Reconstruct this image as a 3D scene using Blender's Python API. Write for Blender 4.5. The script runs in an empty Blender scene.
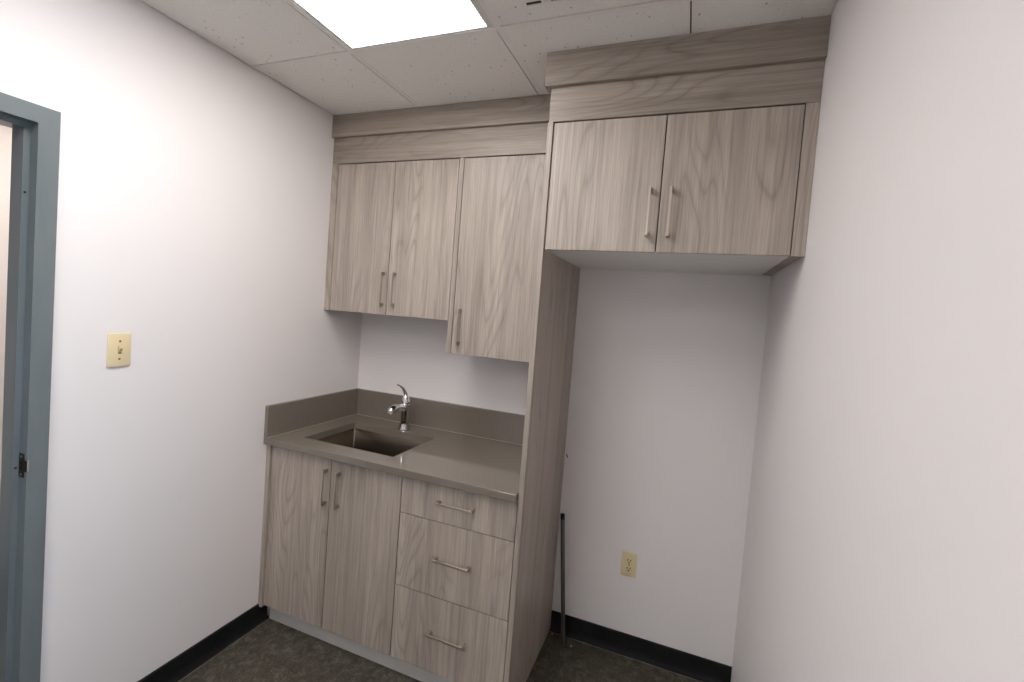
import bpy, bmesh, math
from mathutils import Vector, Matrix

D = bpy.data
SC = bpy.context.scene
COL = SC.collection
PI = math.pi

# ------------------------------------------------------------------ dimensions (metres)
# x runs right along the back wall from the left wall, the room extends towards -y, z is up
H = 2.518                      # suspended ceiling
XR = 2.109                     # right wall
YB = -4.40                     # wall behind the camera
UD = 0.313                     # front of wall cabinets
BD = 0.613                     # front of base and over-fridge cabinets
XP1 = 1.2826                   # right face of the tall end panel
XP0 = XP1 - 0.0200             # left face
ZCT = 0.9066                   # worktop
ZCB = 0.8762
ZF = 2.2746                    # top of wall cabinet doors
G1, DG, TILE = 0.5165, 0.803, 0.6096
GAP = 0.0018


# ------------------------------------------------------------------ materials
def s2l(c):
    return tuple((v / 12.92 if v <= 0.04045 else ((v + 0.055) / 1.055) ** 2.4) for v in c)


def rgb(r, g, b):
    return (*s2l((r / 255, g / 255, b / 255)), 1.0)


class NT:
    def __init__(self, name):
        self.m = D.materials.new(name)
        self.m.use_nodes = True
        self.t = self.m.node_tree
        self.b = self.t.nodes['Principled BSDF']

    def n(self, kind, **kw):
        o = self.t.nodes.new(kind)
        for k, v in kw.items():
            setattr(o, k, v)
        return o

    def l(self, a, b):
        self.t.links.new(a, b)

    def noise(self, vec, scale, detail=3, rough=0.5, dist=0.0):
        o = self.n('ShaderNodeTexNoise')
        o.inputs['Scale'].default_value = scale
        o.inputs['Detail'].default_value = detail
        o.inputs['Roughness'].default_value = rough
        o.inputs['Distortion'].default_value = dist
        self.l(vec, o.inputs['Vector'])
        return o.outputs['Fac']

    def mapping(self, vec, scale=(1, 1, 1), loc=(0, 0, 0)):
        o = self.n('ShaderNodeMapping')
        o.inputs['Scale'].default_value = scale
        o.inputs['Location'].default_value = loc
        self.l(vec, o.inputs['Vector'])
        return o.outputs['Vector']

    def ramp(self, fac, stops):
        o = self.n('ShaderNodeValToRGB')
        e = o.color_ramp.elements
        while len(e) < len(stops):
            e.new(0.5)
        for i, (p, c) in enumerate(stops):
            e[i].position = p
            e[i].color = c if len(c) == 4 else (*c, 1)
        self.l(fac, o.inputs['Fac'])
        return o.outputs['Color']

    def mix(self, fac, a, b, mode='MIX'):
        o = self.n('ShaderNodeMix', data_type='RGBA', blend_type=mode)
        if isinstance(fac, (int, float)):
            o.inputs[0].default_value = fac
        else:
            self.l(fac, o.inputs[0])
        for v, s in ((a, o.inputs[6]), (b, o.inputs[7])):
            if isinstance(v, tuple):
                s.default_value = v
            else:
                self.l(v, s)
        return o.outputs[2]

    def math(self, op, a, b=None):
        o = self.n('ShaderNodeMath', operation=op)
        for v, s in ((a, o.inputs[0]), (b, o.inputs[1])):
            if v is None:
                continue
            if isinstance(v, (int, float)):
                s.default_value = v
            else:
                self.l(v, s)
        return o.outputs[0]

    def bump(self, h, strength=0.1, dist=0.002):
        o = self.n('ShaderNodeBump')
        o.inputs['Strength'].default_value = strength
        o.inputs['Distance'].default_value = dist
        self.l(h, o.inputs['Height'])
        self.l(o.outputs[0], self.b.inputs['Normal'])

    def obj_vec(self, rand=True):
        tc = self.n('ShaderNodeTexCoord')
        v = tc.outputs['Object']
        if rand:
            oi = self.n('ShaderNodeObjectInfo')
            r = self.math('MULTIPLY', oi.outputs['Random'], 37.0)
            o = self.n('ShaderNodeVectorMath', operation='ADD')
            self.l(v, o.inputs[0])
            self.l(r, o.inputs[1])
            v = o.outputs[0]
        return v

    def set(self, color=None, rough=0.5, metal=0.0, spec=0.5):
        if color is not None:
            if isinstance(color, tuple):
                self.b.inputs['Base Color'].default_value = color
            else:
                self.l(color, self.b.inputs['Base Color'])
        self.b.inputs['Roughness'].default_value = rough
        self.b.inputs['Metallic'].default_value = metal
        self.b.inputs['Specular IOR Level'].default_value = spec
        return self.m


def plain(name, c, rough=0.5, metal=0.0, spec=0.5, speck=0.0, scale=60):
    t = NT(name)
    if speck:
        f = t.noise(t.obj_vec(False), scale, 4, 0.6)
        dark = tuple(v * (1 - speck) for v in c[:3]) + (1,)
        lite = tuple(min(1, v * (1 + speck)) for v in c[:3]) + (1,)
        return t.set(t.ramp(f, [(0.3, dark), (0.7, lite)]), rough, metal, spec)
    return t.set(c, rough, metal, spec)


def wood(name, horizontal=False, tint=(1, 1, 1)):
    """grey-beige elm laminate: fine streaks, wide bands and cathedral figure along the grain"""
    t = NT(name)
    v = t.obj_vec(True)
    L = (lambda a, g: (g, a, a)) if horizontal else (lambda a, g: (a, a, g))
    # cathedral field: stretched smooth noise, taken as contour lines
    f = t.noise(t.mapping(v, L(5.5, 0.75)), 1.0, 1.5, 0.45, 0.3)
    saw = t.math('FRACT', t.math('MULTIPLY', f, 22.0))
    tri = t.math('ABSOLUTE', t.math('SUBTRACT', saw, 0.5))
    lines = t.ramp(tri, [(0.0, (1, 1, 1)), (0.13, (0.3,) * 3), (0.4, (0, 0, 0))])
    where = t.ramp(t.noise(t.mapping(v, L(5.0, 1.6), (3, 1, 2)), 1.0, 1.0), [(0.42, (0, 0, 0)), (0.58, (1, 1, 1))])
    fig = t.mix(1.0, lines, where, 'MULTIPLY')
    bands = t.noise(t.mapping(v, L(13, 0.25)), 1.0, 3.0, 0.55, 0.2)
    streak = t.noise(t.mapping(v, L(85, 1.5)), 1.0, 4.0, 0.65, 0.3)
    fine = t.noise(t.mapping(v, L(320, 7)), 1.0, 2.0, 0.6)
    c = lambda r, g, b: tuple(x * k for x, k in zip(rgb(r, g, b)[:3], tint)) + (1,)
    base = t.ramp(bands, [(0.28, c(158, 147, 136)), (0.5, c(175, 163, 152)), (0.74, c(188, 176, 164))])
    s1 = t.ramp(streak, [(0.28, (0.74, 0.73, 0.72)), (0.5, (0.97, 0.97, 0.97)), (0.72, (1.09, 1.09, 1.09))])
    s2 = t.ramp(fine, [(0.3, (0.84, 0.84, 0.84)), (0.65, (1.06, 1.06, 1.06))])
    col = t.mix(1.0, t.mix(1.0, base, s1, 'MULTIPLY'), s2, 'MULTIPLY')
    col = t.mix(t.math('MULTIPLY', fig, 0.4), col, c(108, 98, 88))
    t.bump(streak, 0.08, 0.0006)
    return t.set(col, 0.42, 0.0, 0.42)


M = {}
M['wood_v'] = wood('elm_laminate_vertical')
M['wood_h'] = wood('elm_laminate_horizontal_shaded', True, (0.82, 0.81, 0.80))  # same elm tinted darker; the crown's grazing shade is put into the colour
M['melamine'] = plain('white_melamine', rgb(232, 230, 227), 0.45)
M['gap_shade'] = plain('cabinet_interior_gap_shade', rgb(58, 49, 42), 0.7)  # dark colour paints in the shade behind door and drawer gaps
M['toekick'] = plain('grey_toe_kick_laminate', rgb(190, 187, 183), 0.5, speck=0.05, scale=8)
M['nickel'] = plain('brushed_nickel', rgb(188, 178, 166), 0.36, 1.0)
M['chrome'] = plain('chrome', rgb(222, 222, 224), 0.07, 1.0)
M['ivory'] = plain('ivory_plastic', rgb(227, 209, 167), 0.38)
M['dark_slot'] = plain('dark_slot', rgb(30, 24, 18), 0.7)
M['screw'] = plain('dull_screw_steel', rgb(120, 105, 80), 0.4, 0.8)
M['white_metal'] = plain('white_enamelled_metal', rgb(222, 219, 215), 0.4)
M['dark_steel'] = plain('dark_bronzed_steel', rgb(48, 44, 42), 0.42, 0.7)
M['grey_steel'] = plain('dull_grey_steel', rgb(112, 108, 105), 0.38, 0.85)
M['paper'] = plain('white_chip', rgb(235, 233, 228), 0.8)
M['caulk'] = plain('pale_caulk', rgb(168, 155, 134), 0.5)
M['bead'] = plain('floor_edge_bead', rgb(104, 98, 88), 0.7, speck=0.45, scale=9)


def mat_wall(name, c):
    t = NT(name)
    v = t.obj_vec(False)
    t.bump(t.noise(v, 260, 3, 0.6), 0.06, 0.0008)
    big = t.noise(v, 1.6, 2)
    lo = tuple(x * 0.985 for x in c[:3]) + (1,)
    return t.set(t.ramp(big, [(0.35, lo), (0.65, c)]), 0.55, 0.0, 0.3)


M['paint'] = mat_wall('white_wall_paint', rgb(235, 230, 228))
M['hall_paint'] = mat_wall('hall_wall_paint', rgb(232, 222, 214))


def mat_ceiling():
    t = NT('fissured_ceiling_tile')
    v = t.obj_vec(False)
    # scattered dark pinholes and short worm holes
    vo = t.n('ShaderNodeTexVoronoi')
    vo.inputs['Scale'].default_value = 38
    t.l(t.mapping(v, (1.0, 0.55, 1.0)), vo.inputs['Vector'])
    keep = t.math('GREATER_THAN', t.noise(v, 14, 2), 0.5)
    pit = t.math('LESS_THAN', vo.outputs['Distance'], 0.115)
    pit = t.math('MULTIPLY', pit, keep)
    fis = t.noise(t.mapping(v, (60, 30, 60)), 1.0, 3, 0.6, 1.2)
    fis = t.math('GREATER_THAN', fis, 0.705)
    pit = t.math('MAXIMUM', pit, fis)
    soft = t.noise(v, 120, 3)
    base = t.ramp(soft, [(0.3, rgb(234, 231, 226)), (0.7, rgb(241, 238, 234))])
    t.bump(t.math('SUBTRACT', soft, pit), 0.25, 0.002)
    return t.set(t.mix(pit, base, rgb(186, 179, 172)), 0.9, 0, 0.1)


M['tile'] = mat_ceiling()
M['grid'] = plain('white_ceiling_grid', rgb(234, 231, 227), 0.5)
M['plenum'] = plain('dark_plenum', rgb(52, 48, 45), 0.9)


def mat_counter():
    t = NT('taupe_quartz')
    v = t.obj_vec(False)
    f = t.noise(v, 420, 2, 0.6)
    col = t.ramp(f, [(0.3, rgb(116, 107, 97)), (0.7, rgb(126, 117, 107))])
    return t.set(col, 0.08, 0, 0.7)


M['counter'] = mat_counter()


def mat_floor():
    t = NT('dark_mottled_floor')
    v = t.obj_vec(False)
    a = t.noise(v, 26, 6, 0.7, 0.8)
    b = t.noise(v, 130, 4, 0.65, 0.4)
    col = t.ramp(a, [(0.32, rgb(55, 51, 44)), (0.5, rgb(77, 72, 63)), (0.68, rgb(105, 98, 87))])
    fl = t.ramp(b, [(0.34, (0.62,) * 3), (0.52, (1,) * 3), (0.7, (1.5, 1.47, 1.42))])
    t.bump(b, 0.25, 0.0015)
    return t.set(t.mix(1.0, col, fl, 'MULTIPLY'), 0.55, 0, 0.3)


M['floor'] = mat_floor()


def mat_base():
    t = NT('black_vinyl_cove')
    f = t.noise(t.obj_vec(False), 9, 4)
    return t.set(t.ramp(f, [(0.3, rgb(19, 19, 20)), (0.7, rgb(30, 31, 33))]), 0.6, 0, 0.2)


M['vinyl'] = mat_base()


def mat_door_paint():
    t = NT('blue_grey_enamel')
    v = t.obj_vec(False)
    f = t.noise(t.mapping(v, (20, 20, 4)), 1.0, 4)
    t.bump(t.noise(v, 90, 2), 0.05, 0.001)
    return t.set(t.ramp(f, [(0.3, rgb(105, 113, 116)), (0.7, rgb(113, 120, 121))]), 0.3, 0, 0.5)


M['door'] = mat_door_paint()


def mat_steel():
    t = NT('brushed_stainless')
    v = t.obj_vec(False)
    f = t.noise(t.mapping(v, (4, 300, 300)), 1.0, 2)
    t.bump(f, 0.03, 0.0005)
    return t.set(t.ramp(f, [(0.3, rgb(126, 116, 105)), (0.7, rgb(148, 138, 126))]), 0.26, 1.0)


M['steel'] = mat_steel()


def mat_emit(name, c, s):
    t = NT(name)
    t.set(rgb(250, 250, 250), 0.5)
    t.b.inputs['Emission Color'].default_value = c
    t.b.inputs['Emission Strength'].default_value = s
    return t.m


M['diffuser'] = mat_emit('lit_diffuser', (1.0, 0.972, 0.955, 1), 10.4)
M['added_hall_diffuser'] = mat_emit('lit_added_hall_diffuser', (1.0, 0.95, 0.92, 1), 14.0)  # glow of the added, unseen hall fixture


def mat_pane():
    t = NT('window_pane')
    tr = t.n('ShaderNodeBsdfTransparent')
    gl = t.n('ShaderNodeBsdfGlossy')
    gl.inputs['Roughness'].default_value = 0.02
    fr = t.n('ShaderNodeFresnel')
    mx = t.n('ShaderNodeMixShader')
    t.l(fr.outputs[0], mx.inputs[0])
    t.l(tr.outputs[0], mx.inputs[1])
    t.l(gl.outputs[0], mx.inputs[2])
    t.l(mx.outputs[0], t.t.nodes['Material Output'].inputs['Surface'])
    return t.m


M['pane'] = mat_pane()


# ------------------------------------------------------------------ mesh helpers (world coordinates)
def nb():
    return bmesh.new()


def add_box(bm, x0, x1, y0, y1, z0, z1, bev=0.0, seg=2):
    c = Vector(((x0 + x1) / 2, (y0 + y1) / 2, (z0 + z1) / 2))
    r = bmesh.ops.create_cube(bm, size=1.0)
    vs = r['verts']
    for v in vs:
        v.co = Vector((v.co.x * (x1 - x0), v.co.y * (y1 - y0), v.co.z * (z1 - z0))) + c
    if bev:
        es = list({e for v in vs for e in v.link_edges})
        bmesh.ops.bevel(bm, geom=es, offset=bev, segments=seg, affect='EDGES', profile=0.5)
    return bm


def box(*a, **k):
    return add_box(nb(), *a, **k)


def add_tube(bm, pts, radii, n=20, caps=True, flat=1.0, up=None):
    """swept tube through pts with a radius at each; flat squashes the section sideways"""
    pts = [Vector(p) for p in pts]
    rings = []
    side0 = None
    for i, p in enumerate(pts):
        a = pts[max(i - 1, 0)]
        b = pts[min(i + 1, len(pts) - 1)]
        tdir = (b - a).normalized()
        if side0 is None:
            ref = Vector(up) if up else (Vector((1, 0, 0)) if abs(tdir.x) < 0.9 else Vector((0, 1, 0)))
            side = (ref - tdir * ref.dot(tdir)).normalized()
        else:
            side = (side0 - tdir * side0.dot(tdir)).normalized()
        side0 = side
        oth = tdir.cross(side)
        r = radii[i] if isinstance(radii, (list, tuple)) else radii
        rings.append([bm.verts.new(p + side * (r * math.cos(2 * PI * k / n)) + oth * (r * flat * math.sin(2 * PI * k / n)))
                      for k in range(n)])
    for a, b in zip(rings, rings[1:]):
        for k in range(n):
            bm.faces.new((a[k], a[(k + 1) % n], b[(k + 1) % n], b[k]))
    if caps:
        bm.faces.new(rings[0][::-1])
        bm.faces.new(rings[-1])
    return bm


def add_lathe(bm, prof, origin, axis='Z', n=32):
    o = Vector(origin)
    rings = []
    for r, h in prof:
        ring = []
        for k in range(n):
            a = 2 * PI * k / n
            c, s = r * math.cos(a), r * math.sin(a)
            p = {'Z': (c, s, h), 'X': (h, c, s), 'Y': (c, h, s)}[axis]
            ring.append(bm.verts.new(o + Vector(p)))
        rings.append(ring)
    for a, b in zip(rings, rings[1:]):
        for k in range(n):
            bm.faces.new((a[k], a[(k + 1) % n], b[(k + 1) % n], b[k]))
    bm.faces.new(rings[0][::-1])
    bm.faces.new(rings[-1])
    return bm


def add_prism(bm, poly, axis, a0, a1):
    """extrude a 2-D polygon along axis 'x','y' or 'z' between a0 and a1"""
    def P(u, v, w):
        return {'x': (w, u, v), 'y': (u, w, v), 'z': (u, v, w)}[axis]
    A = [bm.verts.new(P(u, v, a0)) for u, v in poly]
    B = [bm.verts.new(P(u, v, a1)) for u, v in poly]
    n = len(poly)
    for i in range(n):
        bm.faces.new((A[i], A[(i + 1) % n], B[(i + 1) % n], B[i]))
    bm.faces.new(A[::-1])
    bm.faces.new(B)
    return bm


def add_frame(bm, ox0, ox1, oy0, oy1, ix0, ix1, iy0, iy1, z0, z1):
    """rectangular slab with a rectangular hole, in the xy plane"""
    def ring(x0, x1, y0, y1, z):
        return [bm.verts.new(p) for p in ((x0, y0, z), (x1, y0, z), (x1, y1, z), (x0, y1, z))]
    ot, it = ring(ox0, ox1, oy0, oy1, z1), ring(ix0, ix1, iy0, iy1, z1)
    ob, ib = ring(ox0, ox1, oy0, oy1, z0), ring(ix0, ix1, iy0, iy1, z0)
    for k in range(4):
        j = (k + 1) % 4
        bm.faces.new((ot[k], ot[j], it[j], it[k]))
        bm.faces.new((ob[j], ob[k], ib[k], ib[j]))
        bm.faces.new((ob[k], ob[j], ot[j], ot[k]))
        bm.faces.new((ib[j], ib[k], it[k], it[j]))
    return bm


def obj(name, bm, mat, parent=None, at=None, smooth=False, label=None):
    """link one mesh object; its vertices were given in world space, its origin goes to `at` (or the parent's)"""
    base = Vector(parent['_at']) if parent is not None else Vector(at or (0, 0, 0))
    org = Vector(at) if at is not None else base
    for v in bm.verts:
        v.co -= org
    bmesh.ops.recalc_face_normals(bm, faces=bm.faces)
    me = D.meshes.new(name)
    bm.to_mesh(me)
    bm.free()
    if smooth:
        for p in me.polygons:
            p.use_smooth = True
        me.set_sharp_from_angle(angle=math.radians(40))
    me.materials.append(M[mat])
    o = D.objects.new(name, me)
    COL.objects.link(o)
    o['_at'] = tuple(org)
    if parent is not None:
        o.parent = parent
        o.location = org - base
    else:
        o.location = org
    if label:
        o['label'] = label
    return o


def tag(o, label, cat, group=None):
    o['label'] = label
    o['category'] = cat
    if group:
        o['group'] = group
    return o


def thing(name, loc, label, cat, group=None):
    o = D.objects.new(name, None)
    COL.objects.link(o)
    o.empty_display_size = 0.05
    o.location = loc
    o['_at'] = tuple(loc)
    return tag(o, label, cat, group)


def struct(name, bm, mat, parent=None, at=None, smooth=False):
    o = obj(name, bm, mat, parent, at, smooth)
    if parent is None:
        o['kind'] = 'structure'
    return o


# ------------------------------------------------------------------ room shell
WT = 0.115
DJ0, DJI = -1.4305, -1.4800     # outer and inner edge of the door frame's near jamb
DO1 = -2.39                    # far inner edge of the door opening
ZJ0, ZJI = 2.0675, 2.0180
struct('floor', box(-2.2, XR + 0.3, YB - 0.3, 0.3, -0.08, 0.0), 'floor')
struct('wall_back', box(-0.2, XR + 0.2, 0.0, 0.12, -0.02, H + 0.25), 'paint')
bm = nb()
add_box(bm, -WT, 0, DJI + 0.015, 0.0, -0.02, H + 0.25)
add_box(bm, -WT, 0, DO1 - 0.02, DJI + 0.015, ZJI + 0.02, H + 0.25)
add_box(bm, -WT, 0, YB, DO1 - 0.02, -0.02, H + 0.25)
struct('wall_left', bm, 'paint')
struct('wall_front', box(-0.2, XR + 0.2, YB - 0.14, YB, -0.02, H + 0.25), 'paint')
# right wall, with an unseen window added beside and behind the camera for bluish daylight
WY0, WY1, WZ0, WZ1 = -3.85, -2.3, 0.45, 1.85
bm = nb()
add_box(bm, XR, XR + 0.12, WY1, 0.0, -0.02, H + 0.25)
add_box(bm, XR, XR + 0.12, YB, WY0, -0.02, H + 0.25)
add_box(bm, XR, XR + 0.12, WY0, WY1, -0.02, WZ0)
add_box(bm, XR, XR + 0.12, WY0, WY1, WZ1, H + 0.25)
struct('wall_right', bm, 'paint')
bm = nb()
ym = (WY0 + WY1) / 2
for a in ((WY0, WY0 + 0.045, WZ0, WZ1), (WY1 - 0.045, WY1, WZ0, WZ1), (WY0 + 0.045, WY1 - 0.045, WZ0, WZ0 + 0.045),
          (WY0 + 0.045, WY1 - 0.045, WZ1 - 0.045, WZ1), (ym - 0.02, ym + 0.02, WZ0 + 0.045, WZ1 - 0.045)):
    add_box(bm, XR + 0.04, XR + 0.09, a[0], a[1], a[2], a[3])
win = struct('window_added_1', bm, 'white_metal')
struct('pane', box(XR + 0.062, XR + 0.068, WY0 + 0.045, WY1 - 0.045, WZ0 + 0.045, WZ1 - 0.045), 'pane', win)

# hallway beyond the door opening
bm = nb()
add_box(bm, -1.75, -1.63, YB - 0.1, 0.0, -0.02, H + 0.25)
add_box(bm, -1.63, -WT, -0.12, 0.0, -0.02, H + 0.25)
add_box(bm, -1.63, -WT, YB - 0.1, YB, -0.02, H + 0.25)
struct('wall_hall', bm, 'hall_paint')
struct('ceiling_hall', box(-1.63, -WT, YB, -0.12, H, H + 0.05), 'grid')

# suspended ceiling: lay-in tiles, T-bars, dark plenum above
gx = [0.0] + [G1 + TILE * k for k in range(3)] + [XR]
gy = [0.0, -(DG - TILE)] + [-(DG + TILE * k) for k in range(7)] + [YB]
LX0, LX1, LY0, LY1 = gx[1], gx[2], gy[4], gy[2]          # the light is two bays long
bm = nb()
TB = 0.0095
for i in range(4):
    for j in range(len(gy) - 1):
        if i == 1 and j in (2, 3, 5, 6):
            continue
        x0 = gx[i] + (0.008 if i == 0 else TB)
        x1 = gx[i + 1] - (0.002 if i == 3 else TB + 0.005)
        y1 = gy[j] - (0.002 if j == 0 else TB + 0.005)
        y0 = gy[j + 1] + (0.002 if j == len(gy) - 2 else TB)
        add_box(bm, x0, x1, y0, y1, H, H + 0.016)
struct('ceiling', bm, 'tile')
bm = nb()
for x in gx[1:-1]:
    add_box(bm, x - TB, x + TB, YB, -0.001, H - 0.001, H + 0.003)
    add_box(bm, x - 0.001, x + 0.001, YB, -0.001, H + 0.003, H + 0.035)
for y in gy[1:-1]:
    for i in range(4):
        if y in (gy[3], gy[6]) and i == 1:
            continue
        a = gx[i] + (TB if i else 0.001)
        b = gx[i + 1] - (TB if i < 3 else 0.001)
        add_box(bm, a, b, y - TB, y + TB, H - 0.001, H + 0.003)
struct('trim_1', bm, 'grid')
struct('ceiling_plenum', box(-0.0, XR, YB, 0.0, H + 0.12, H + 0.14), 'plenum')

# vinyl cove baseboards (section: thin top, curved toe) and a paler speckled bead along the toe
def cove(h=0.0965, t=0.008, toe=0.022):
    return [(0, 0.0), (toe, 0.0), (toe, 0.004), (toe * 0.75, 0.007), (t + 0.003, 0.017), (t, 0.03), (t, h - 0.003), (t - 0.003, h), (0, h)]


TKY = -0.5725                  # toe-kick face
bm = nb()
add_prism(bm, [(u, v) for u, v in cove()], 'y', DJ0 + 0.001, TKY - 0.0012)
o = struct('baseboard_left', bm, 'vinyl')
bm = nb()
add_prism(bm, [(-u, v) for u, v in cove()], 'x', XP1 + 0.0012, XR - 0.001)
struct('baseboard_back', bm, 'vinyl')
bm = nb()
add_tube(bm, [(0.0238, DJ0, 0.0012), (0.0238, TKY - 0.001, 0.0012)], 0.0019, 6)
add_tube(bm, [(XP1 + 0.0025, -0.0238, 0.0012), (XR - 0.002, -0.0238, 0.0012)], 0.0019, 6)
struct('trim_2', bm, 'bead')

# ------------------------------------------------------------------ pressed-metal door frame
PX = 0.010                     # proud of the wall
sec = [(PX, 0.0), (PX, 0.0495), (-0.029, 0.0495), (-0.029, 0.0645), (-0.0905, 0.0645), (-0.0905, 0.0495),
       (-WT - PX, 0.0495), (-WT - PX, 0.0), (-WT - 0.0, 0.0), (-WT - 0.0, 0.035), (0.0003, 0.035), (0.0003, 0.0)]
bm = nb()
# mitred sweep of the section: up the near jamb, across the head, down the far jamb
path = []
for x, d in sec:
    path.append([(x, DJ0 - d, 0.0), (x, DJ0 - d, ZJ0 - d), (x, DO1 - 0.0495 + d, ZJ0 - d), (x, DO1 - 0.0495 + d, 0.0)])
rings = [[bm.verts.new(p[k]) for p in path] for k in range(4)]
n = len(sec)
for a, b in zip(rings, rings[1:]):
    for k in range(n):
        bm.faces.new((a[k], a[(k + 1) % n], b[(k + 1) % n], b[k]))
frame = struct('door_1', bm, 'door')
# strike plate let into the rabbet, its lip wrapping the face
SZ = 1.012
bm = nb()
add_box(bm, -0.027, -0.001, DJI - 0.0022, DJI - 0.0004, SZ - 0.036, SZ + 0.036, 0.0008, 1)
st = obj('strike_plate', bm, 'dark_steel', frame)
obj('latch_hole', box(-0.021, -0.007, DJI - 0.0028, DJI - 0.0023, SZ - 0.013, SZ + 0.013), 'dark_slot', st)
for dz in (-0.027, 0.027):
    obj('screw', add_lathe(nb(), [(0.0035, 0), (0.0035, -0.0006), (0.002, -0.001)], (-0.014, DJI - 0.0023, SZ + dz), 'Y', 14), 'nickel', st)
bm = nb()
add_box(bm, -0.0008, PX + 0.002, DJI - 0.0022, DJI - 0.0004, SZ - 0.017, SZ + 0.017)
lip = obj('strike_lip', bm, 'dark_steel', st)
obj('lip_edge', box(PX + 0.0005, PX + 0.002, DJI - 0.0003, DJI + 0.0055, SZ - 0.017, SZ + 0.017, 0.0006, 1), 'chrome', st, label='bright bent lip edge')
for z in (1.818, 1.003):       # drilled holes in the stop
    obj('silencer_hole', add_lathe(nb(), [(0.0033, 0), (0.0033, 0.0006)], (-0.0288, DJI - 0.0085, z), 'X', 14), 'dark_slot', frame)


# ------------------------------------------------------------------ bar pulls
def pull(parent, p0, p1, face_y):
    """flat bar pull on a face looking -y, between two end points (x, z)"""
    (xa, za), (xb, zb) = p0, p1
    vert = abs(za - zb) > abs(xa - xb)
    w = 0.0055
    bm = nb()
    so = 0.027
    if vert:
        x = (xa + xb) / 2
        lo, hi = min(za, zb), max(za, zb)
        add_box(bm, x - 0.0042, x + 0.0042, face_y - so - 0.003, face_y - so + 0.003, lo, hi, 0.0009, 1)
        for z in (lo + 0.0075, hi - 0.0075):
            add_box(bm, x - w, x + w, face_y - so + 0.0028, face_y - 0.0002, z - 0.0072, z + 0.0072, 0.0006, 1)
    else:
        z = (za + zb) / 2
        lo, hi = min(xa, xb), max(xa, xb)
        add_box(bm, lo, hi, face_y - so - 0.003, face_y - so + 0.003, z - 0.0042, z + 0.0042, 0.0009, 1)
        for x in (lo + 0.0085, hi - 0.0085):
            add_box(bm, x - 0.0072, x + 0.0072, face_y - so + 0.0028, face_y - 0.0002, z - w, z + w, 0.0006, 1)
    return obj('handle', bm, 'nickel', parent)


FT = 0.019                     # front thickness


def front(root, name, x0, x1, z0, z1, fy, top=0.0):
    return obj(name, box(x0 + GAP, x1 - GAP, fy, fy + FT, z0 + GAP, z1 - max(GAP, top), 0.0007, 1), 'wood_v', root,
               at=((x0 + x1) / 2, fy, (z0 + z1) / 2))


def carcass(root, x0, x1, yf, yb, z0, z1, mat='gap_shade', t=0.017, name='carcass', mid=()):
    bm = nb()
    add_box(bm, x0, x0 + t, yf, yb, z0, z1)
    add_box(bm, x1 - t, x1, yf, yb, z0, z1)
    add_box(bm, x0 + t, x1 - t, yf, yb, z0, z0 + t)
    add_box(bm, x0 + t, x1 - t, yf, yb, z1 - t, z1)
    add_box(bm, x0 + t, x1 - t, yb - 0.006, yb, z0 + t, z1 - t)
    for z in mid:
        add_box(bm, x0 + t, x1 - t, yf + 0.01, yb - 0.007, z, z + t)
    return obj(name, bm, mat, root)


YBK = -0.0008                  # backs just clear of the wall

# ------------------------------------------------------------------ base cabinets
XG, XH = 0.3775, 0.7472
ZTK = 0.0895
XJ = XP0 - 0.0025
r = thing('sink_base_cabinet', (XH / 2, -0.3, 0), 'grey elm base cabinet with two doors under the sink', 'cabinet')
carcass(r, 0.0245, XH - 0.001, -BD + FT + 0.001, YBK, ZTK + 0.001, 0.66)
bm = nb()
add_box(bm, 0.0245, 0.0405, -BD + FT + 0.001, YBK, 0.662, ZCB - 0.001)
add_box(bm, XH - 0.018, XH - 0.001, -BD + FT + 0.001, YBK, 0.662, ZCB - 0.001)
add_box(bm, 0.0405, XH - 0.018, -BD + FT + 0.001, -BD + FT + 0.018, ZCB - 0.09, ZCB - 0.001)
obj('upper_rails', bm, 'melamine', r)
obj('filler_strip', box(0.0008, 0.0236, -BD - 0.011, -BD + 0.05, ZTK - 0.004, ZCB - 0.0008), 'wood_v', r)
obj('toe_kick', box(0.0232, XH - 0.0004, TKY, TKY + 0.016, 0.0006, ZTK), 'toekick', r)
d = front(r, 'door', 0.0235, XG, ZTK, ZCB - 0.0005, -BD)
pull(d, (0.3560, 0.8205), (0.3560, 0.6590), -BD)
d = front(r, 'door', XG, XH, ZTK, ZCB - 0.0005, -BD)
pull(d, (0.4262, 0.8200), (0.4262, 0.6585), -BD)

Z12, Z23 = 0.7140, 0.4055
r = thing('drawer_base_cabinet', ((XH + XJ) / 2, -0.3, 0), 'grey elm base cabinet with three stacked drawers beside the tall panel', 'cabinet')
carcass(r, XH + 0.0005, XP0 - 0.001, -BD + FT + 0.001, YBK, ZTK + 0.001, ZCB - 0.001)
obj('toe_kick', box(XH + 0.0001, XP0 - 0.0008, TKY, TKY + 0.016, 0.0006, ZTK), 'toekick', r)
for z0, z1, hz in ((Z12, ZCB - 0.0005, 0.7985), (Z23, Z12, 0.5675), (ZTK, Z23, 0.2590)):
    d = front(r, 'drawer', XH, XJ, z0, z1, -BD)
    pull(d, (0.9225, hz), (1.0875, hz), -BD)

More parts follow.
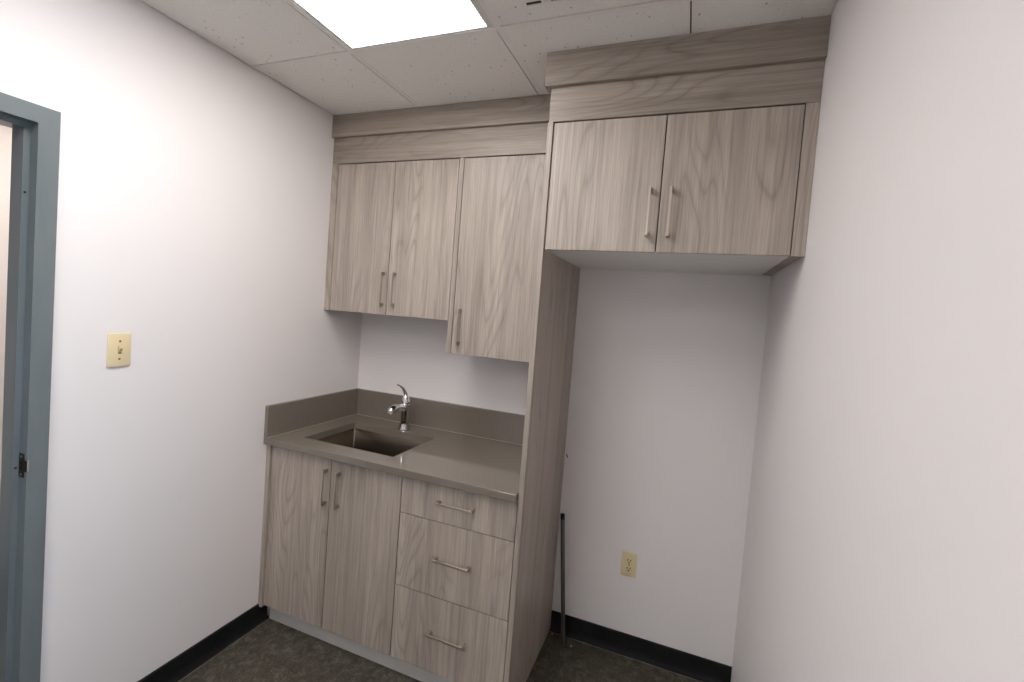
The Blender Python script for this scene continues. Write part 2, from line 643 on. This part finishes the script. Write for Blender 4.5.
# ------------------------------------------------------------------ worktop, splash, sink, faucet
DC = 0.6435
SL, SR, SF, SB = 0.1387, 0.6448, -0.538, -0.1783
r = thing('countertop', (XP0 / 2, -0.3, ZCB), 'taupe quartz worktop with raised splash around the sink', 'countertop')
bm = add_frame(nb(), 0.0008, XP0 - 0.001, -DC, YBK, SL, SR, SF, SB, ZCB, ZCT)
be = [e for e in bm.edges if all(abs(v.co.y + DC) < 1e-5 for v in e.verts) and abs(e.verts[0].co.z - e.verts[1].co.z) < 1e-6]
bmesh.ops.bevel(bm, geom=be, offset=0.0022, segments=3, affect='EDGES', profile=0.5)
obj('slab', bm, 'counter', r)
ZSP = 1.0572
obj('side_splash', box(0.0008, 0.0206, -DC - 0.0005, YBK, ZCT + 0.0004, ZSP, 0.0012, 2), 'counter', r)
obj('back_splash', box(0.0210, XP0 - 0.001, -0.0206, YBK, ZCT + 0.0004, ZSP, 0.0012, 2), 'counter', r)
obj('caulk_line', add_tube(add_tube(nb(), [(0.0212, -0.0212, ZCT + 0.0006), (XP0 - 0.002, -0.0212, ZCT + 0.0006)], 0.0014, 6),
                           [(0.0212, -0.0212, ZCT + 0.0006), (0.0212, -DC + 0.004, ZCT + 0.0006)], 0.0014, 6),
    'caulk', r, label='thin pale caulk line at the foot of the splash')


def rrect(x0, x1, y0, y1, rad, seg=5):
    pts = []
    for cx, cy, a0 in ((x1 - rad, y1 - rad, 0), (x0 + rad, y1 - rad, 90), (x0 + rad, y0 + rad, 180), (x1 - rad, y0 + rad, 270)):
        for k in range(seg + 1):
            a = math.radians(a0 + 90 * k / seg)
            pts.append((cx + rad * math.cos(a), cy + rad * math.sin(a)))
    return pts


r = thing('sink', ((SL + SR) / 2, (SF + SB) / 2, 0.70), 'rectangular stainless steel sink bowl set below the taupe worktop', 'sink')
bm = nb()
ZT = ZCB - 0.0006
prof = [  # (grow outward, z, corner radius)
    (0.022, ZT - 0.0015, 0.02), (0.022, ZT, 0.02), (0.001, ZT, 0.010), (0.0, ZT - 0.002, 0.010),
    (-0.004, 0.725, 0.012), (-0.008, 0.709, 0.014), (-0.022, 0.700, 0.02)]
rings = []
for g, z, rad in prof:
    rings.append([bm.verts.new((x, y, z)) for x, y in rrect(SL - g, SR + g, SF - g, SB + g, rad)])
n = len(rings[0])
for a, b in zip(rings, rings[1:]):
    for k in range(n):
        bm.faces.new((a[k], a[(k + 1) % n], b[(k + 1) % n], b[k]))
# floor sloping to the drain
cxs, cys = (SL + SR) / 2, (SF + SB) / 2 + 0.05
drain = [bm.verts.new((cxs + 0.042 * math.cos(2 * PI * (k + 0.5) / n + PI / 4 - PI / 4), cys + 0.042 * math.sin(2 * PI * (k + 0.5) / n), 0.697)) for k in range(n)]
a = rings[-1]
for k in range(n):
    bm.faces.new((a[k], a[(k + 1) % n], drain[(k + 1) % n], drain[k]))
obj('bowl', bm, 'steel', r, smooth=True)
obj('drain', add_lathe(nb(), [(0.044, 0.6975), (0.044, 0.6995), (0.036, 0.6985), (0.030, 0.690), (0.012, 0.690), (0.010, 0.696), (0.004, 0.697)],
                       (cxs, cys, 0)), 'chrome', r, smooth=True)

FX, FY = 0.4265, -0.131
r = thing('faucet', (FX, FY, ZCT), 'chrome single-lever faucet standing behind the sink', 'faucet')
Z0 = ZCT + 0.0006
obj('body', add_lathe(nb(), [(0.0285, Z0), (0.0285, Z0 + 0.005), (0.0255, Z0 + 0.009), (0.0245, Z0 + 0.04), (0.0245, Z0 + 0.128),
                             (0.0258, Z0 + 0.131), (0.0258, Z0 + 0.137), (0.0242, Z0 + 0.140)], (FX, FY, 0)), 'chrome', r, smooth=True)
zt = Z0 + 0.131
zh = Z0 + 0.140
obj('hub', add_tube(nb(), [(FX, FY, zh + 0.0004), (FX, FY, zh + 0.005), (FX - 0.0005, FY - 0.001, zt + 0.024), (FX - 0.001, FY - 0.002, zt + 0.040), (FX - 0.0015, FY - 0.003, zt + 0.052), (FX - 0.002, FY - 0.003, zt + 0.057)],
                    [0.0235, 0.0242, 0.0222, 0.0182, 0.0130, 0.006], 24), 'chrome', r, smooth=True)
# lever: rises from the hub and curls forward
lv = [(-0.001, 0.004, 0.046), (-0.003, -0.004, 0.062), (-0.005, -0.012, 0.077), (-0.008, -0.025, 0.093), (-0.013, -0.041, 0.106), (-0.019, -0.058, 0.115), (-0.0205, -0.065, 0.1165)]
obj('lever', add_tube(nb(), [(FX + a, FY + b, zt + c) for a, b, c in lv], [0.0125, 0.0120, 0.0105, 0.0088, 0.0075, 0.0066, 0.0045], 16, flat=0.55),
    'chrome', r, smooth=True)
# spout: a short arm from the body towards the room, ending in a fat spray head
zs = Z0 + 0.118
sp = [(0, -0.018, 0.0), (0, -0.034, 0.005), (0, -0.050, 0.009), (-0.001, -0.066, 0.0115), (-0.002, -0.080, 0.012)]
obj('spout', add_tube(nb(), [(FX + a, FY + b, zs + c) for a, b, c in sp], [0.0190, 0.0172, 0.0162, 0.0158, 0.0158], 20), 'chrome', r, smooth=True)
hd = [(-0.002, -0.078, 0.0122), (-0.0025, -0.084, 0.0117), (-0.004, -0.096, 0.010), (-0.006, -0.111, 0.0045), (-0.008, -0.123, -0.0025), (-0.0085, -0.1262, -0.005)]
sh = obj('spray_head', add_tube(nb(), [(FX + a, FY + b, zs + c) for a, b, c in hd], [0.0162, 0.0190, 0.0208, 0.0212, 0.0205, 0.0185], 22), 'chrome', r, smooth=True)
tip = Vector((FX - 0.0085, FY - 0.1262, zs - 0.005))
dr = Vector((-0.12, -0.79, -0.60)).normalized()
obj('aerator', add_tube(nb(), [tip + dr * 0.0003, tip + dr * 0.003], [0.0145, 0.0135], 18), 'white_metal', sh, smooth=True)

# ------------------------------------------------------------------ tall end panel, over-fridge cabinet
ZF2, ZU2 = 2.2770, 1.8160
o = obj('end_panel', box(XP0, XP1, -0.6195, YBK, 0.0006, ZF2 - 0.0008, 0.0006, 1), 'wood_v', at=((XP0 + XP1) / 2, -0.31, 0))
tag(o, 'tall grey elm end panel standing on the floor beside the empty fridge space', 'panel')

XS, XE = 1.6738, 2.0699
r = thing('overhead_cabinet', ((XP1 + XE) / 2, -0.3, ZU2), 'deep double-door elm cabinet hung over the empty fridge space', 'cabinet')
carcass(r, XP1 + 0.0008, XE - 0.001, -BD + FT + 0.001, YBK, ZU2 + 0.006, ZF2 - 0.001)
obj('underside', box(XP1 + 0.0008, XE - 0.001, -BD + FT + 0.001, YBK, ZU2 + 0.0015, ZU2 + 0.0055), 'melamine', r, label='white underside panel')
obj('filler_strip', box(XE + 0.001, XR - 0.0008, -BD, -BD + FT, ZU2, ZF2 - 0.0008), 'wood_v', r)
obj('filler_base', box(XE + 0.001, XR - 0.0008, -BD + FT + 0.0005, YBK, ZU2 + 0.003, ZU2 + 0.014), 'wood_v', r)
d = front(r, 'door', XP1 + 0.0005, XS, ZU2, ZF2, -BD, 0.005)
pull(d, (1.6415, 2.031), (1.6415, 1.868), -BD)
d = front(r, 'door', XS, XE, ZU2, ZF2, -BD, 0.005)
pull(d, (1.7085, 2.030), (1.7085, 1.867), -BD)

# ------------------------------------------------------------------ wall cabinets
XA, XB, XC, XD = 0.0402, 0.3924, 0.7457, 0.7690
ZU1, ZU3 = 1.5151, 1.3623
r = thing('wall_cabinet', (XC / 2, -0.15, ZU1), 'short two-door elm wall cabinet in the corner above the sink', 'cabinet')
carcass(r, XA + 0.001, XC - 0.001, -UD + FT + 0.001, YBK, ZU1 + 0.001, ZF - 0.001, mid=(1.9,))
obj('filler_strip', box(0.0008, XA - 0.002, -UD, -UD + FT, ZU1, ZF - 0.0008), 'wood_v', r)
d = front(r, 'door', XA, XB, ZU1, ZF, -UD, 0.005)
pull(d, (0.3675, 1.7265), (0.3675, 1.558), -UD)
d = front(r, 'door', XB, XC, ZU1, ZF, -UD, 0.005)
pull(d, (0.4340, 1.7280), (0.4340, 1.5595), -UD)

r = thing('wall_cabinet', ((XC + XP0) / 2, -0.15, ZU3), 'taller single-door elm wall cabinet hanging lower, next to the tall panel', 'cabinet')
carcass(r, XD + 0.0006, XP0 - 0.001, -UD + FT + 0.001, YBK, ZU3 + 0.001, ZF - 0.001, mid=(1.67, 1.97))
obj('side_panel', box(XC + 0.0008, XD, -UD, YBK, ZU3, ZF - 0.0008), 'wood_v', r)
d = front(r, 'door', XD + 0.001, XP0 - 0.0005, ZU3, ZF, -UD, 0.005)
pull(d, (0.8070, 1.5755), (0.8070, 1.407), -UD)

# ------------------------------------------------------------------ fascia and crown boards
ZCL, ZCR = 2.4053, 2.3985
TC = 0.0205
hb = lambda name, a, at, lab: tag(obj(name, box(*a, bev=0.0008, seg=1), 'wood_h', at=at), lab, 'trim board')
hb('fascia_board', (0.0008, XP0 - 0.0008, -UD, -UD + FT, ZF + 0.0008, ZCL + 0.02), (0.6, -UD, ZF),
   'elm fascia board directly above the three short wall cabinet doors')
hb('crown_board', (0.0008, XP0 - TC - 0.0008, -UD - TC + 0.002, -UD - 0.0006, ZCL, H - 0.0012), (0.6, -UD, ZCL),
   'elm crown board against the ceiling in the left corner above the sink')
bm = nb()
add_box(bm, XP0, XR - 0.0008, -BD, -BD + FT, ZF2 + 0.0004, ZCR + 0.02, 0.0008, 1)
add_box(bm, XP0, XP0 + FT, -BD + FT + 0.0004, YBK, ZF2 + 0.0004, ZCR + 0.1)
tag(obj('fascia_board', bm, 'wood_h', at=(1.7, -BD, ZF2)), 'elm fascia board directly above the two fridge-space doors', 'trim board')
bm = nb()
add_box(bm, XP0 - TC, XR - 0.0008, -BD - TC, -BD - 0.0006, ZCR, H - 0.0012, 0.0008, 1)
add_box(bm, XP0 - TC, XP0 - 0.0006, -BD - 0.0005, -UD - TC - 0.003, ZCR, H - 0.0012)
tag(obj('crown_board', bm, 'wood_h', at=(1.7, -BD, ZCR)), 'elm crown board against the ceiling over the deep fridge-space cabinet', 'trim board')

# ------------------------------------------------------------------ wall plates
r = thing('light_switch', (0, -1.2491, 1.3478), 'ivory single toggle light switch plate on the white wall by the door', 'light switch')
cy, cz = -1.2491, 1.3478
bm = nb()
add_box(bm, 0.0004, 0.0058, cy - 0.035, cy + 0.035, cz - 0.0572, cz + 0.0572, 0.0028, 3)
p = obj('plate', bm, 'ivory', r, smooth=True)
obj('toggle_slot', box(0.0056, 0.0062, cy - 0.0052, cy + 0.0052, cz - 0.0122, cz + 0.0122), 'screw', p)
bm = nb()
add_prism(bm, [(0.0063, cz - 0.008), (0.0063, cz + 0.010), (0.0115, cz + 0.0125), (0.0165, cz + 0.0135), (0.0165, cz + 0.007), (0.010, cz)], 'y', cy - 0.004, cy + 0.004)
obj('toggle', bm, 'ivory', r)
for dz in (-0.0302, 0.0302):
    obj('screw', add_lathe(nb(), [(0.0034, 0.0058), (0.0034, 0.0066), (0.0022, 0.0072)], (0, cy, cz + dz), 'X', 14), 'screw', r)

cx, cz = 1.6353, 0.4305
r = thing('electrical_outlet', (cx, 0, cz), 'ivory duplex power outlet low on the back wall of the fridge space', 'outlet')
p = obj('plate', box(cx - 0.035, cx + 0.035, -0.0058, -0.0004, cz - 0.0572, cz + 0.0572, 0.0026, 3), 'ivory', r, smooth=True)
for dz in (-0.0195, 0.0195):
    bm = nb()
    pts = []
    for k in range(28):        # round face with flattened top and bottom
        a = 2 * PI * k / 28
        pts.append((cx + 0.0172 * math.cos(a), cz + dz + max(-0.0142, min(0.0142, 0.0172 * math.sin(a)))))
    add_prism(bm, pts, 'y', -0.0078, -0.0059)
    s = obj('socket', bm, 'ivory', r)
    bm = nb()
    add_box(bm, cx - 0.0085, cx - 0.0048, -0.0083, -0.0079, cz + dz - 0.0015, cz + dz + 0.0085)
    add_box(bm, cx + 0.0048, cx + 0.0085, -0.0083, -0.0079, cz + dz - 0.0005, cz + dz + 0.0080)
    add_lathe(bm, [(0.0036, -0.0083), (0.0036, -0.0079)], (cx, 0, cz + dz - 0.0075), 'Y', 12)
    obj('contact_slots', bm, 'dark_slot', s)  # real slots, drawn larger to add the dark of the recess shade
obj('screw', add_lathe(nb(), [(0.0034, -0.0059), (0.0034, -0.0066), (0.0022, -0.0072)], (cx, 0, cz), 'Y', 14), 'screw', r)

# ------------------------------------------------------------------ ceiling light and air diffuser
def troffer(y0, y1, label):
    r = thing('ceiling_light', ((LX0 + LX1) / 2, (y0 + y1) / 2, H), label, 'ceiling light')
    fx0, fx1, fy0, fy1 = LX0 + TB + 0.0005, LX1 - TB - 0.0005, y0 + TB + 0.0005, y1 - TB - 0.0005
    obj('frame', add_frame(nb(), fx0, fx1, fy0, fy1, fx0 + 0.012, fx1 - 0.026, fy0 + 0.02, fy1 - 0.011, H + 0.0005, H + 0.05), 'white_metal', r)
    obj('diffuser', box(fx0 + 0.0125, fx1 - 0.0265, fy0 + 0.0205, fy1 - 0.0115, H + 0.0035, H + 0.0065), 'diffuser', r)


troffer(LY0, LY1, 'bright white rectangular recessed ceiling light panel in front of the wall cabinets')
troffer(gy[7], gy[5], 'added unseen second recessed ceiling light panel, nearer the window end of the room')  # out of view, added to light fronts and handles from behind

vx0, vx1, vy1 = 1.238, 1.625, -0.868
vy0 = vy1 - 0.47
r = thing('air_vent', ((vx0 + vx1) / 2, (vy0 + vy1) / 2, H), 'pale slotted air vent set in the ceiling tile right of the light', 'air vent')
obj('frame', add_frame(nb(), vx0, vx1, vy0, vy1, vx0 + 0.018, vx1 - 0.018, vy0 + 0.026, vy1 - 0.026, H - 0.0055, H - 0.0005), 'grid', r)
obj('backing', box(vx0 + 0.0185, vx1 - 0.0185, vy0 + 0.0265, vy1 - 0.0265, H - 0.0011, H - 0.0006), 'dark_slot', r)
nsl = 12
y = vy1 - 0.0265
step = (vy1 - vy0 - 0.053) / nsl
for k in range(nsl):
    yy = y - step * (k + 1)
    bm = nb()
    add_box(bm, vx0 + 0.019, vx1 - 0.019, yy + 0.0005, yy + step * 0.55, H - 0.005, H - 0.0013)
    obj('slat', bm, 'grid', r)
for x in (vx0 + 0.067, (vx0 + vx1) / 2, vx1 - 0.13):
    obj('crossbar', box(x, x + 0.03, vy0 + 0.027, vy1 - 0.027, H - 0.0058, H - 0.00505), 'grid', r)

# added hall fixture, out of view, to brighten the hallway beyond the doorway
r = thing('added_hall_light', (-0.85, -0.9, H), 'added unseen square ceiling light of the hallway beyond the doorway', 'ceiling light')
obj('frame', add_frame(nb(), -1.17, -0.55, -1.21, -0.59, -1.15, -0.57, -1.19, -0.61, H - 0.03, H - 0.001), 'white_metal', r)
obj('diffuser', box(-1.1495, -0.5705, -1.1895, -0.6105, H - 0.024, H - 0.02), 'added_hall_diffuser', r)

# ------------------------------------------------------------------ loose things
foot, top = Vector((1.372, -0.087, 0.0)), Vector((1.3015, -0.0225, 0.607))
ax = (top - foot).normalized()
r = thing('metal_rod', foot, 'slim grey metal bar leaning in the corner beside the tall panel', 'rod')
s1 = Vector((0.80, -0.60, 0))
s1 = (s1 - ax * s1.dot(ax)).normalized()
s2 = ax.cross(s1)
if s2.y > 0:
    s2 = -s2


def bar(p, q, w1, w2):
    bm = nb()
    A = [p + s1 * a + s2 * b for a, b in ((-w1, -w2), (w1, -w2), (w1, w2), (-w1, w2))]
    B = [q + s1 * a + s2 * b for a, b in ((-w1, -w2), (w1, -w2), (w1, w2), (-w1, w2))]
    A = [bm.verts.new(v) for v in A]
    B = [bm.verts.new(v) for v in B]
    for i in range(4):
        bm.faces.new((A[i], A[(i + 1) % 4], B[(i + 1) % 4], B[i]))
    bm.faces.new(A[::-1])
    bm.faces.new(B)
    bmesh.ops.bevel(bm, geom=list(bm.edges), offset=0.0008, segments=1, affect='EDGES')
    return bm


f0 = foot + ax * 0.0085
obj('shaft', bar(f0, foot + ax * 0.585, 0.0075, 0.0075), 'grey_steel', r)
obj('end_cap', bar(foot + ax * 0.5855, foot + ax * 0.614, 0.0078, 0.0078), 'dark_steel', r, label='dark end cap')

r = obj('nail', add_tube(nb(), [(1.2930, -0.0004, 0.898), (1.2940, -0.012, 0.8975), (1.2990, -0.017, 0.894), (1.3010, -0.017, 0.886)], [0.0022, 0.0022, 0.0024, 0.0026], 10),
        'dark_steel', at=(1.2930, 0, 0.896))
tag(r, 'small bent dark nail in the back wall beside the tall panel edge', 'nail')


def chip(x, y, s, label):
    bm = nb()
    bmesh.ops.create_icosphere(bm, subdivisions=1, radius=1)
    for i, v in enumerate(bm.verts):
        v.co = Vector((v.co.x * s * (1 + 0.2 * math.sin(i * 2.3)), v.co.y * s * (0.8 + 0.2 * math.cos(i * 1.7)), (v.co.z + 1) * s * 0.35 + 0.0004)) + Vector((x, y, 0))
    tag(obj('paint_chip', bm, 'paper', at=(x, y, 0)), label, 'chip', 'white chips on the floor')


chip(1.3030, -0.036, 0.0042, 'tiny white chip on the floor between the tall panel and the metal bar')
chip(1.409, -0.075, 0.0046, 'tiny white chip on the floor just right of the metal bar foot')

# ------------------------------------------------------------------ light, camera
w = D.worlds.new('daylight')
SC.world = w
w.use_nodes = True
bg = w.node_tree.nodes['Background']
bg.inputs['Color'].default_value = (0.54, 0.74, 1.0, 1)
bg.inputs['Strength'].default_value = 5.6
pl = D.lights.new('window_portal', 'AREA')
pl.shape = 'RECTANGLE'
pl.size, pl.size_y = WZ1 - WZ0, WY1 - WY0
pl.cycles.is_portal = True
po = D.objects.new('window_portal', pl)
COL.objects.link(po)
po.location = (XR + 0.115, (WY0 + WY1) / 2, (WZ0 + WZ1) / 2)
po.rotation_euler = (0, PI / 2, 0)

cam = D.cameras.new('camera')
co = D.objects.new('camera', cam)
COL.objects.link(co)
co.location = (1.7992, -2.2412, 1.5823)
co.rotation_mode = 'XYZ'
co.rotation_euler = (1.5294, -0.0775, 0.3688)
cam.sensor_width = 36
cam.lens = 462.92 / 1024 * 36
cam.shift_x = 1.763 / 1024
cam.shift_y = -10.543 / 1024
cam.clip_start = 0.02
SC.camera = co

for o in D.objects:
    if '_at' in o:
        del o['_at']
SC.view_settings.view_transform = 'Standard'
SC.view_settings.look = 'None'
SC.view_settings.gamma = 1
SC.view_settings.exposure = 0.1
SC.view_settings.use_curve_mapping = False
